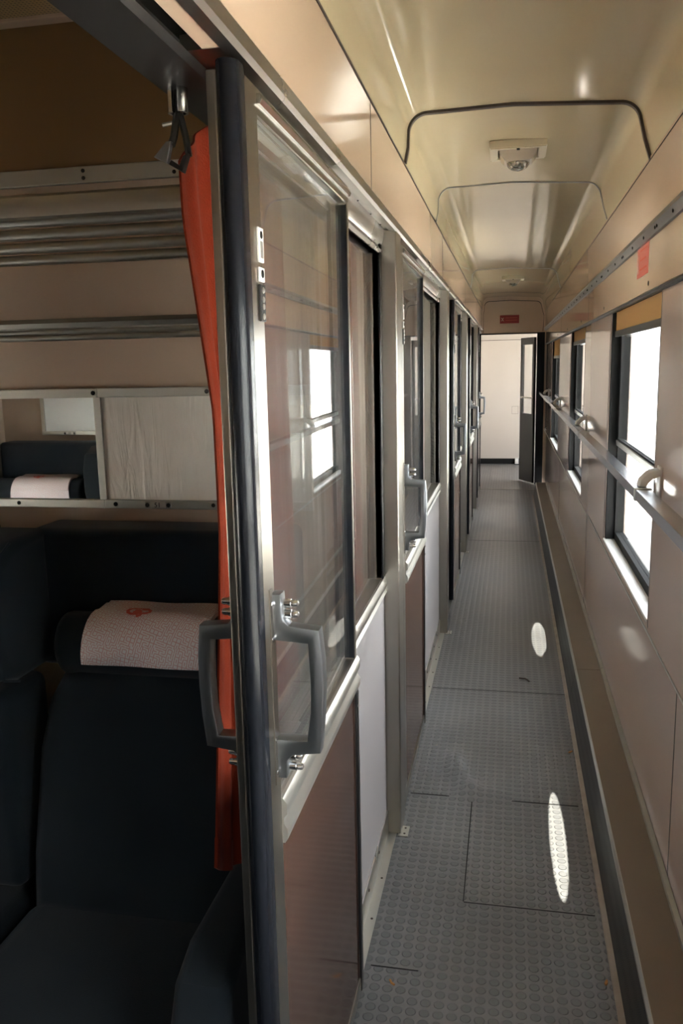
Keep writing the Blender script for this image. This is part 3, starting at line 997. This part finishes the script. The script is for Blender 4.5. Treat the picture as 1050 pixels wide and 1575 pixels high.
# headrest cloth on the first seat: folded paper over the headrest roll
def towel(label, x0, x1, y0, sgn, drop):
    root = thing('headrest_cloth', label, 'headrest cloth', ((x0+x1)/2, y0, 0), 'printed headrest cloths')
    def path(off):
        P_ = []
        cy, cz, ry, rz = -.215, 1.015, .062+off, .072+off
        for a in (62, 75, 90, 105, 120, 135, 150, 165, 178, 190, 200):
            P_.append((cy+ry*math.cos(math.radians(a)), cz+rz*math.sin(math.radians(a))))
        return P_
    def sheet(nm, pth, w0, w1, skew, t, m):
        b = BM()
        uvl = b.loops.layers.uv.new('UVMap')
        nx = 16
        A, B, UV = [], [], {}
        acc = 0
        for j, p in enumerate(pth):
            if j: acc += math.hypot(p[0]-pth[j-1][0], p[1]-pth[j-1][1])
            a = pth[max(0, j-1)]; c = pth[min(len(pth)-1, j+1)]
            d = Vector((c[0]-a[0], c[1]-a[1])).normalized(); nrm = Vector((-d.y, d.x))
            ra, rb = [], []
            for i in range(nx+1):
                s = i/nx
                xl = w0+(w1-w0)*s + skew*j/len(pth)*(1-s)
                wob = .0015*math.sin(9*s+j*.7)
                va = b.verts.new((xl, sgn*(p[0]-nrm.x*wob), p[1]-nrm.y*wob))
                vb = b.verts.new((xl, sgn*(p[0]-nrm.x*(wob+t)), p[1]-nrm.y*(wob+t)))
                UV[va] = (xl, acc); UV[vb] = (xl, acc)
                ra.append(va); rb.append(vb)
            A.append(ra); B.append(rb)
        for j in range(len(pth)-1):
            for i in range(nx):
                b.faces.new((A[j][i], A[j][i+1], A[j+1][i+1], A[j+1][i]))
                b.faces.new((B[j][i], B[j+1][i], B[j+1][i+1], B[j][i+1]))
        for j in range(len(pth)-1):
            b.faces.new((A[j][0], A[j+1][0], B[j+1][0], B[j][0])); b.faces.new((A[j][nx], B[j][nx], B[j+1][nx], A[j+1][nx]))
        for i in range(nx):
            b.faces.new((A[0][i], B[0][i], B[0][i+1], A[0][i+1])); b.faces.new((A[-1][i], A[-1][i+1], B[-1][i+1], B[-1][i]))
        bmesh.ops.recalc_face_normals(b, faces=b.faces[:])
        for f in b.faces:
            for l in f.loops: l[uvl].uv = UV[l.vert]
        return obj(nm, b, m, root, True)
    hw = (x1-x0)/2
    p1 = path(.0035)
    p1 = [(-.152, 1.090), (-.165, 1.093)]+p1[1:]
    sheet('lower_layer', p1, -hw-.012, hw, -.012, .002, 'towel')
    p2 = path(.0075)[:8]
    p2 = [(-.152, 1.096), (-.165, 1.099)]+p2[1:]
    sheet('upper_flap', p2, -hw, hw-.004, -.012, .002, 'towel')
    # printed emblem: two rounded strokes forming a looped S mark on the flap
    def on_flap(u, s):
        # u across (m), s distance along the flap from its ridge (m), measured towards the front
        a = math.radians(78)+s/.078
        return Vector((u, sgn*(-.215+.0735*math.cos(a)), 1.015+.0835*math.sin(a)))
    def stroke(pts, wd):
        b = BM()
        L_, R_ = [], []
        for k, p in enumerate(pts):
            a = Vector(pts[max(0, k-1)]); c = Vector(pts[min(len(pts)-1, k+1)])
            d = (c-a).normalized(); n = Vector((-d.y, d.x))*wd/2
            for lst, q in ((L_, Vector(p)+n), (R_, Vector(p)-n)):
                lst.append(b.verts.new(on_flap(q.x, q.y)))
        for k in range(len(pts)-1): b.faces.new((L_[k], L_[k+1], R_[k+1], R_[k]))
        ext = bmesh.ops.extrude_face_region(b, geom=b.faces[:])
        for v in ext['geom']:
            if isinstance(v, bmesh.types.BMVert):
                d = Vector((0, v.co.y-sgn*-.215, v.co.z-1.015)).normalized()
                v.co += d*.0006
        bmesh.ops.recalc_face_normals(b, faces=b.faces[:])
        return b
    e0, s0 = -.045, .012
    sc = .9
    loop1 = [(.026, .000), (.006, -.001), (-.014, .000), (-.022, .007), (-.024, .016), (-.020, .026), (-.010, .031), (.004, .031), (.010, .026), (.010, .018), (.004, .012), (-.006, .012)]
    loop2 = [(-.008, .022), (.010, .022)]
    loop3 = [(.010, .006), (.026, .007), (.034, .013), (.034, .021), (.026, .027), (.017, .027), (.014, .036), (.006, .040)]
    for lp in (loop1, loop2, loop3):
        obj('emblem', stroke([(e0+sc*u, s0+sc*s) for u, s in lp], .0075), 'redink', root)
    return root
towel('white headrest cloth with pink pattern and red emblem on the nearest navy seat', -.885, -.615, YS, 1, .1)
towel('white headrest cloth on the opposite seat, reflected in the mirror', -2.44, -2.14, -.308, -1, .1)

# ---- luggage racks
def rack(label, y_off, front, bars, zf0, zf1, yf, name):
    root = thing(name, label, 'luggage rack', (-1.55, YS, 0))
    x0, x1 = -1.08, 1.04
    b = BM(); prism(b, [(yf-YS, zf0), (yf-YS+.012, zf0-.003), (yf-YS+.02, zf0+.006), (yf-YS+.02, zf1-.004), (yf-YS+.008, zf1), (yf-YS, zf1-.006), (yf-YS-.003, (zf0+zf1)/2)], 'x', x0, x1)
    obj('front_rail', b, 'rackbar', root, True)
    for yb, zb, rb in bars:
        b = BM(); tube(b, [(x0, yb-YS, zb), (x1, yb-YS, zb)], rb, 12); obj('bar', b, 'rackbar', root, True)
    for x in (-1.0, .98):
        b = BM(); prism(b, [(yf-YS+.004, zf0+.006), (yf-YS+.004, zf1-.004), (-.002, zf1-.03 if zf1 > 1.85 else zf1-.02), (-.002, zf0-.07 if zf1 > 1.85 else zf0-.035)], 'x', x-.006, x+.006); obj('bracket', b, 'alu_dull', root)
    return root
rack('wide aluminium luggage rack of five bars high on the compartment wall', 0, None,
     [(1.548, 1.909, .0115), (1.615, 1.896, .0115), (1.687, 1.881, .0115), (1.767, 1.867, .0115)], 1.894, 1.934, 1.42, 'luggage_rack')
rack('narrow aluminium rack just above the mirror', 0, None, [(1.70, 1.706, .0075), (1.775, 1.696, .0075)], 1.709, 1.728, 1.62, 'small_rack')

# ---- mirror and picture in one aluminium frame
def picture_frame(root, ysurf, sgn, x0, x1, xdiv, mirror_left, seat_no):
    y = lambda d: -sgn*d
    def bx(nm, xa, xb, za, zb, d0, d1, m, par=root, bev=.0015):
        b = BM(); ya, yb_ = sorted((y(d0), y(d1))); box(b, xa, xb, ya, yb_, za, zb, bev); return obj(nm, b, m, par)
    ax = '-y' if sgn > 0 else 'y'
    tp = bx('frame_rail', x0, x1, 1.556, 1.578, 0, .014, 'alu')
    bt = bx('frame_rail', x0, x1, 1.288, 1.309, 0, .014, 'alu')
    for x in [x1-.02-i*.262 for i in range(int((x1-x0)/.262)+1)]:
        for rail, z in ((tp, 1.567), (bt, 1.299)):
            screw(rail, x if z > 1.5 else x+.03*0-.02, y(.0145), z, ax, .005, 'darkmetal')
    bx('divider', xdiv-.010, xdiv+.010, 1.309, 1.556, 0, .012, 'alu')
    return bx
mr = thing('wall_mirror', 'wall mirror left of the wrinkled sheet, reflecting the opposite seats', 'mirror', (-.965, YS, 0))
b = BM(); box(b, -1.2, -.010, -.006, 0, 1.309, 1.556); obj('mirror_glass', b, 'mirror', mr)
b = BM(); box(b, -1.2, -.0005, -.014, 0, 1.556, 1.578, .0015); tp1 = obj('frame_rail', b, 'alu', mr)
b = BM(); box(b, -1.2, -.0005, -.014, 0, 1.288, 1.309, .0015); bt1 = obj('frame_rail', b, 'alu', mr)
b = BM(); box(b, -.012, .006, -.012, 0, 1.309, 1.556, .0015); obj('divider', b, 'alu', mr)
for x in (-.265, -.53): screw(tp1, x, -.0145, 1.567, '-y', .005, 'darkmetal')
for x in (-.23, -.5): screw(bt1, x, -.0145, 1.299, '-y', .005, 'darkmetal')
screw(tp1, -.001-.008, -.0145, 1.567, '-y', .0055, 'black')
pc = thing('picture_panel', 'pale wrinkled sheet in an aluminium frame beside the mirror', 'picture', (-.70, YS, 0))
b = BM(); box(b, -.259, .255, -.005, 0, 1.309, 1.556); obj('sheet', b, 'poster', pc)
b = BM(); box(b, -.264, .258, -.014, 0, 1.556, 1.578, .0015); tp2 = obj('frame_rail', b, 'alu', pc)
b = BM(); box(b, -.264, .258, -.014, 0, 1.288, 1.309, .0015); bt2 = obj('frame_rail', b, 'alu', pc)
screw(tp2, .012, -.0145, 1.567, '-y', .0055, 'darkmetal')
screw(bt2, -.235, -.0145, 1.299, '-y', .0055, 'black'); screw(bt2, .015, -.0145, 1.299, '-y', .005, 'darkmetal')
def number_plate(par, x, z, sgn, txt):
    yy = -sgn*.016
    b = BM(); box(b, x-.034, x+.034, *sorted((0, yy)), z-.0075, z+.0085, .003); np_ = obj('number_plate', b, 'alu_dull', par)
    b = BM(); box(b, x-.020, x+.020, *sorted((yy, yy-sgn*.002)), z-.0075, z+.0085, .001); obj('plate_face', b, 'alu', np_)
    for dx in (-.027, .027): screw(np_, x+dx, yy, z, '-y' if sgn > 0 else 'y', .0055, 'darkmetal')
    cu = bpy.data.curves.new('numerals', 'FONT')
    cu.body = txt; cu.size = .0165; cu.align_x = 'CENTER'; cu.align_y = 'CENTER'; cu.extrude = .0004
    t = bpy.data.objects.new('numerals', cu)
    me = bpy.data.meshes.new_from_object(t)
    to = bpy.data.objects.new('numerals', me)
    COL.objects.link(to)
    me.materials.append(M['darkmetal'])
    to.parent = np_
    to.location = (x, yy-sgn*.0026, z)
    to.rotation_euler = (PI/2, 0, 0 if sgn > 0 else PI)
    return np_
number_plate(bt2, -.125, 1.298, 1, '51')
po = thing('picture_panel', 'white framed sheet above the opposite seats, seen reflected in the mirror', 'picture', (-1.9, -.308, 0))
b = BM(); box(b, -.50, .75, 0, .006, 1.309, 1.556); obj('sheet', b, 'poster_white', po)
for za, zb in ((1.556, 1.578), (1.288, 1.309)):
    b = BM(); box(b, -.52, .77, 0, .014, za, zb, .0015); rl = obj('frame_rail', b, 'alu', po)
b = BM(); box(b, -.52, -.50, 0, .014, 1.309, 1.556, .0015); obj('frame_rail', b, 'alu', po)
number_plate(rl, -.36, 1.298, -1, '55')

bl = thing('roller_blind', 'amber roller blind drawn most of the way down over the compartment window', 'blind', (-2.645, .15, 1.75))
b = BM(); box(b, 0, .003, .0, 1.2, -.62, 0); obj('cloth', b, 'amber', bl)
b = BM(); box(b, -.002, .008, -.005, 1.205, -.645, -.62, .003); obj('bottom_bar', b, 'darkmetal', bl)
# ---- ceiling lamps
def make_lamp():
    r = thing('ceiling_lamp', 'x', 'lamp', (0, 0, 0), 'corridor ceiling lamps')
    b = BM(); ring(b, 'z', (-.108, .108, -.105, .105), (-.078, .078, -.072, .072), -.028, .004)
    bmesh.ops.bevel(b, geom=[e for e in b.edges if e.calc_face_angle(0) > .5], offset=.004, segments=2, affect='EDGES')
    obj('base_frame', b, 'offwhite', r, True)
    b = BM()
    levels = [(.076, .070, -.006), (.068, .064, -.040), (.050, .050, -.062)]
    rg = [[b.verts.new((sx*hx, sy*hy, z)) for sx, sy in ((-1, -1), (1, -1), (1, 1), (-1, 1))] for hx, hy, z in levels]
    for k in range(2):
        for i in range(4): b.faces.new((rg[k][i], rg[k][(i+1) % 4], rg[k+1][(i+1) % 4], rg[k+1][i]))
    b.faces.new(rg[0]); b.faces.new(rg[-1])
    bmesh.ops.recalc_face_normals(b, faces=b.faces[:])
    bmesh.ops.bevel(b, geom=[e for e in b.edges], offset=.003, segments=2, affect='EDGES')
    obj('frosted_cover', b, 'frost', r, True)
    b = BM()
    bmesh.ops.create_uvsphere(b, u_segments=20, v_segments=10, radius=.044)
    for v in b.verts: v.co = Vector((v.co.x, v.co.y, -.064+v.co.z*.62))
    obj('clear_lens', b, 'lens', r, True)
    b = BM(); tube(b, [(0, -.088, -.026), (0, -.088, -.034)], .006, 8); obj('latch_knob', b, 'darkmetal', r)
    return r
l1 = make_lamp(); l1.location = (.020, 3.53, 2.452); l1['label'] = 'nearest ceiling lamp, square cream base with clear faceted lens'
l2 = copy_tree(l1); l2.location = (.020, 8.75, 2.452); l2['label'] = 'far ceiling lamp, small against the dark end of the ceiling'

# ---- handrail under the right windows
hr = thing('handrail', 'long flat grey handrail running below the right windows', 'handrail', (XR, 0, 1.216))
segs = [(-2.4, .9), (.9, 2.62), (2.62, 4.74), (4.74, 7.2), (7.2, 9.6), (9.6, 11.2)]
for k, (a, c) in enumerate(segs):
    b = BM(); box(b, -.083, -.037, a+.003, c-.003, -.016, .016, .0012, 1); obj('rail', b, 'gunmetal', hr)
    if k:
        b = BM(); box(b, -.0855, -.034, a-.018, a+.006, -.019, .0185, .002); obj('joint_sleeve', b, 'alu_dull', hr)
# looped wall brackets
def bracket(y):
    out = [(0, .070), (-.014, .069), (-.038, .062), (-.060, .040), (-.066, .018)]
    inn = [(-.044, .016), (-.038, .028), (-.025, .041), (-.010, .047), (0, .048)]
    b = BM(); prism(b, out+inn, 'y', y-.03, y+.03, .005, 2); o_ = obj('bracket', b, 'white', hr, True)
    b = BM(); box(b, -.062, 0, y-.022, y+.022, -.024, -.0165, .002); obj('cradle', b, 'white', o_)
    b = BM(); box(b, -.006, 0, y-.03, y+.03, -.03, .078, .002); obj('wall_plate', b, 'white', o_)
for y in (2.68, 5.25, 7.95, 10.3, -.2): bracket(y)

# ---- heater casing along the right wall
def heater(y0, y1, label):
    r = thing('heater_cover', label, 'heater', (.32, y0, 0), 'heater covers along the right wall')
    L_ = y1-y0
    b = BM(); prism(b, [(-.016, .004), (.008, .146), (.020, .146), (.020, .004)], 'y', 0, L_-.004); obj('perforated_front', b, 'perf', r)
    b = BM(); prism(b, [(.012, .147), (.010, .153), (.014, .162), (.134, .164), (.138, .160), (.138, .147)], 'y', 0, L_-.004); obj('top_plate', b, 'heater_top', r, True)
    b = BM(); prism(b, [(.0065, .145), (.0065, .157), (.0125, .1645), (.0145, .1645), (.0105, .155), (.0105, .145)], 'y', 0, L_-.004); obj('edge_strip', b, 'alu', r, True)
    b = BM(); prism(b, [(.122, .164), (.124, .172), (.138, .176), (.138, .164)], 'y', 0, L_-.004); e_ = obj('wall_lip', b, 'alu_dull', r)
    return r
hl = ['long heater cover in the foreground right, dark perforated front and beige top',
      'second heater cover along the right wall, beyond the first joint', 'farthest heater cover ending near the corridor end', 'heater cover behind the viewpoint on the right wall']
for (a, c), lab in zip(((.9, 3.93), (3.93, 7.0), (7.0, 10.3), (YB, .9)), hl):
    heater(a, c, lab)
b = BM(); prism(b, [(.287, .0), (.308, .0), (.308, .006), (.290, .003)], 'y', YB, 10.3); struct('baseboard_right', b, 'dirtstrip')

# ---- stickers
def sticker(name, label, loc, w_, h_, face, m='red'):
    r = thing(name, label, 'sign', loc)
    def rect(nm, u0, u1, v0, v1, d, mm):
        b = BM()
        if face == '-x': box(b, -d, 0, u0, u1, v0, v1)
        else: box(b, u0, u1, -d, 0, v0, v1)
        return obj(nm, b, mm, r)
    rect('backing', -w_/2, w_/2, -h_/2, h_/2, .0008, m)
    def diag(nm, u0, v0, u1, v1, t=.006):
        d = Vector((u1-u0, v1-v0)).normalized(); n = Vector((-d.y, d.x))*t/2
        q = [(u0+n.x, v0+n.y), (u1+n.x, v1+n.y), (u1-n.x, v1-n.y), (u0-n.x, v0-n.y)]
        b = BM(); prism(b, q, 'x' if face == '-x' else 'y', -.0014, 0); return obj(nm, b, 'mark', r)
    return r, rect, diag
sg, rect, diag = sticker('warning_sticker', 'upright faded red sticker above the nearest right window', (.4482, 3.14, 1.966), .255, .125, '-x')
# white crossed pictogram at the far (left as seen) end, and rows of fine print
diag('pictogram', .118, -.045, .085, .018); diag('pictogram', .118, .018, .085, -.045)
diag('pictogram', .112, -.013, .092, -.013, .005)
for k in range(3):
    rect('print_line', -.09+.02*(k % 2), .06, .028-k*.032-.003, .028-k*.032+.003, .0011, 'redink')
sg, rect, diag = sticker('corridor_sign', 'small dark red sign on the bulkhead above the end doorway', (-.013, YEND-.0125, 2.165), .245, .105, '-y', 'darkred')
diag('pictogram', -.105, -.022, -.075, .022, .005); diag('pictogram', -.105, .022, -.075, -.022, .005)
for k in range(2):
    rect('print_line', -.05, .10, .018-k*.03-.003, .018-k*.03+.003, .0011, 'redink')

# ---- end swing door, standing open
ed = thing('end_door', 'narrow dark glazed end door standing open at the corridor end', 'door', (.322, YEND+.005, 0))
ang = math.atan2(-.165, .37)
def EB(nm, u0, u1, z0, z1, t0, t1, m, par=ed):
    b = BM(); box(b, t0, t1, u0, u1, z0, z1, .002)
    o_ = obj(nm, b, m, par); return o_
b = BM(); wall_holes(b, 'x', 0, .40, .015, 1.93, [(.05, .35, .93, 1.84)], -.015, .015); obj('leaf', b, 'darkmetal', ed)
EB('glass_pane', .05, .35, .93, 1.84, -.002, .002, 'glass')
EB('push_bar', .03, .37, 1.13, 1.155, -.03, -.015, 'steel_y')
EB('edge_seal', .40, .415, .015, 1.93, -.012, .012, 'rubber')
ed.rotation_euler.z = -ang*1.0
ds = thing('door_stop', 'small white block standing by the black skirting of the end wall', 'door stop', (.13, 13.50, 0))
b = BM(); box(b, -.03, .03, -.05, .05, 0, .10, .015, 3); obj('block', b, 'white', ds, True)
b = BM(); box(b, -.036, .036, -.056, .056, 0, .012, .003); obj('foot', b, 'rubber', ds)

# ---- litter
def litter(label, x, y, s, rz, m, name='litter_scrap'):
    b = BM()
    pts = [(-1, -.2), (-.4, -.5), (.3, -.35), (1, .1), (.3, .4), (-.5, .35)]
    prism(b, [(px*s*math.cos(rz)-py*s*math.sin(rz), px*s*math.sin(rz)+py*s*math.cos(rz)) for px, py in pts], 'z', 0, .003)
    for v in b.verts:
        if v.co.x > 0: v.co.z += .003
    o = obj(name, b, m)
    o.location = (x, y, floor_z(x, y)+.001)
    tag(o, label, 'litter')
litter('orange leaf scrap at the floor edge beside the heater, halfway along', .272, 3.37, .011, .4, 'leaf', 'leaf_scrap')
litter('orange brown leaf scrap at the floor edge in the bottom right foreground', .272, 2.03, .010, 1.2, 'leaf', 'leaf_scrap')
b = BM(); tube(b, [(-.03, .01, .004), (0, 0, .007), (.012, -.012, .005), (.02, -.03, .004)], .0035, 6)
o = obj('twig', b, 'seam'); o.location = (.10, 4.17, .001); tag(o, 'small dark twig lying on the floor before the bright sun patch', 'litter')
b = BM(); tube(b, [(0, .012, .003), (.006, 0, .004), (.014, -.004, .003)], .003, 6)
o = obj('leaf_stalk', b, 'leaf'); o.location = (-.29, 1.93, .001); tag(o, 'tiny brown stalk on the floor near the foot of the nearest door', 'litter')

# ---- outside: ground and a pale train on the next track
b = BM(); box(b, -30, 40, -40, 60, -1.4, -1.2); struct('ground', b, 'gravel')
tn = thing('train_carriage', 'pale carriage standing on the next track outside the windows', 'train', (6.0, 0, -1.2))
b = BM(); prism(b, [(0, .9), (-.02, 1.2), (0, 2.6), (.12, 3.25), (.5, 3.7), (1.4, 3.9), (2.3, 3.7), (2.7, 3.25), (2.82, 2.6), (2.82, .9)], 'y', -14, 24); obj('body', b, 'train_paint', tn, True)
for k in range(18):
    y = -13+k*2.05
    b = BM(); box(b, -.03, .02, y, y+1.25, 2.0, 2.95, .01); obj('window', b, 'train_glass', tn)
b = BM(); box(b, .3, 2.5, -13.5, 23.5, .25, .9); obj('underframe', b, 'black', tn)

# ---- spot lamps added outside the right windows to cast the floor sun patches
def patch_spot(x, y, z, wx, wy, src, energy):
    d = bpy.data.lights.new('sun_patch_spot', 'SPOT')
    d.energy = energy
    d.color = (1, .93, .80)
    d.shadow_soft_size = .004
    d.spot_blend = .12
    o = bpy.data.objects.new('sun_patch_spot', d)
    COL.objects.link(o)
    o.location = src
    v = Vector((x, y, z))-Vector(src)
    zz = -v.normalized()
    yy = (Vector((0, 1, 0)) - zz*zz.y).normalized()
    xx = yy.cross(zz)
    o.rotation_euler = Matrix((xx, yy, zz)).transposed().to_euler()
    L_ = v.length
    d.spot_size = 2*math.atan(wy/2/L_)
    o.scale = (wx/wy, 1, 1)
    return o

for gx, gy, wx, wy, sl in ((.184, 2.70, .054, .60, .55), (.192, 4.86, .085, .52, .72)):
    patch_spot(gx, gy, 0, wx, wy, (gx+.22*4.5, gy+sl*4.5, 4.5), 5500)
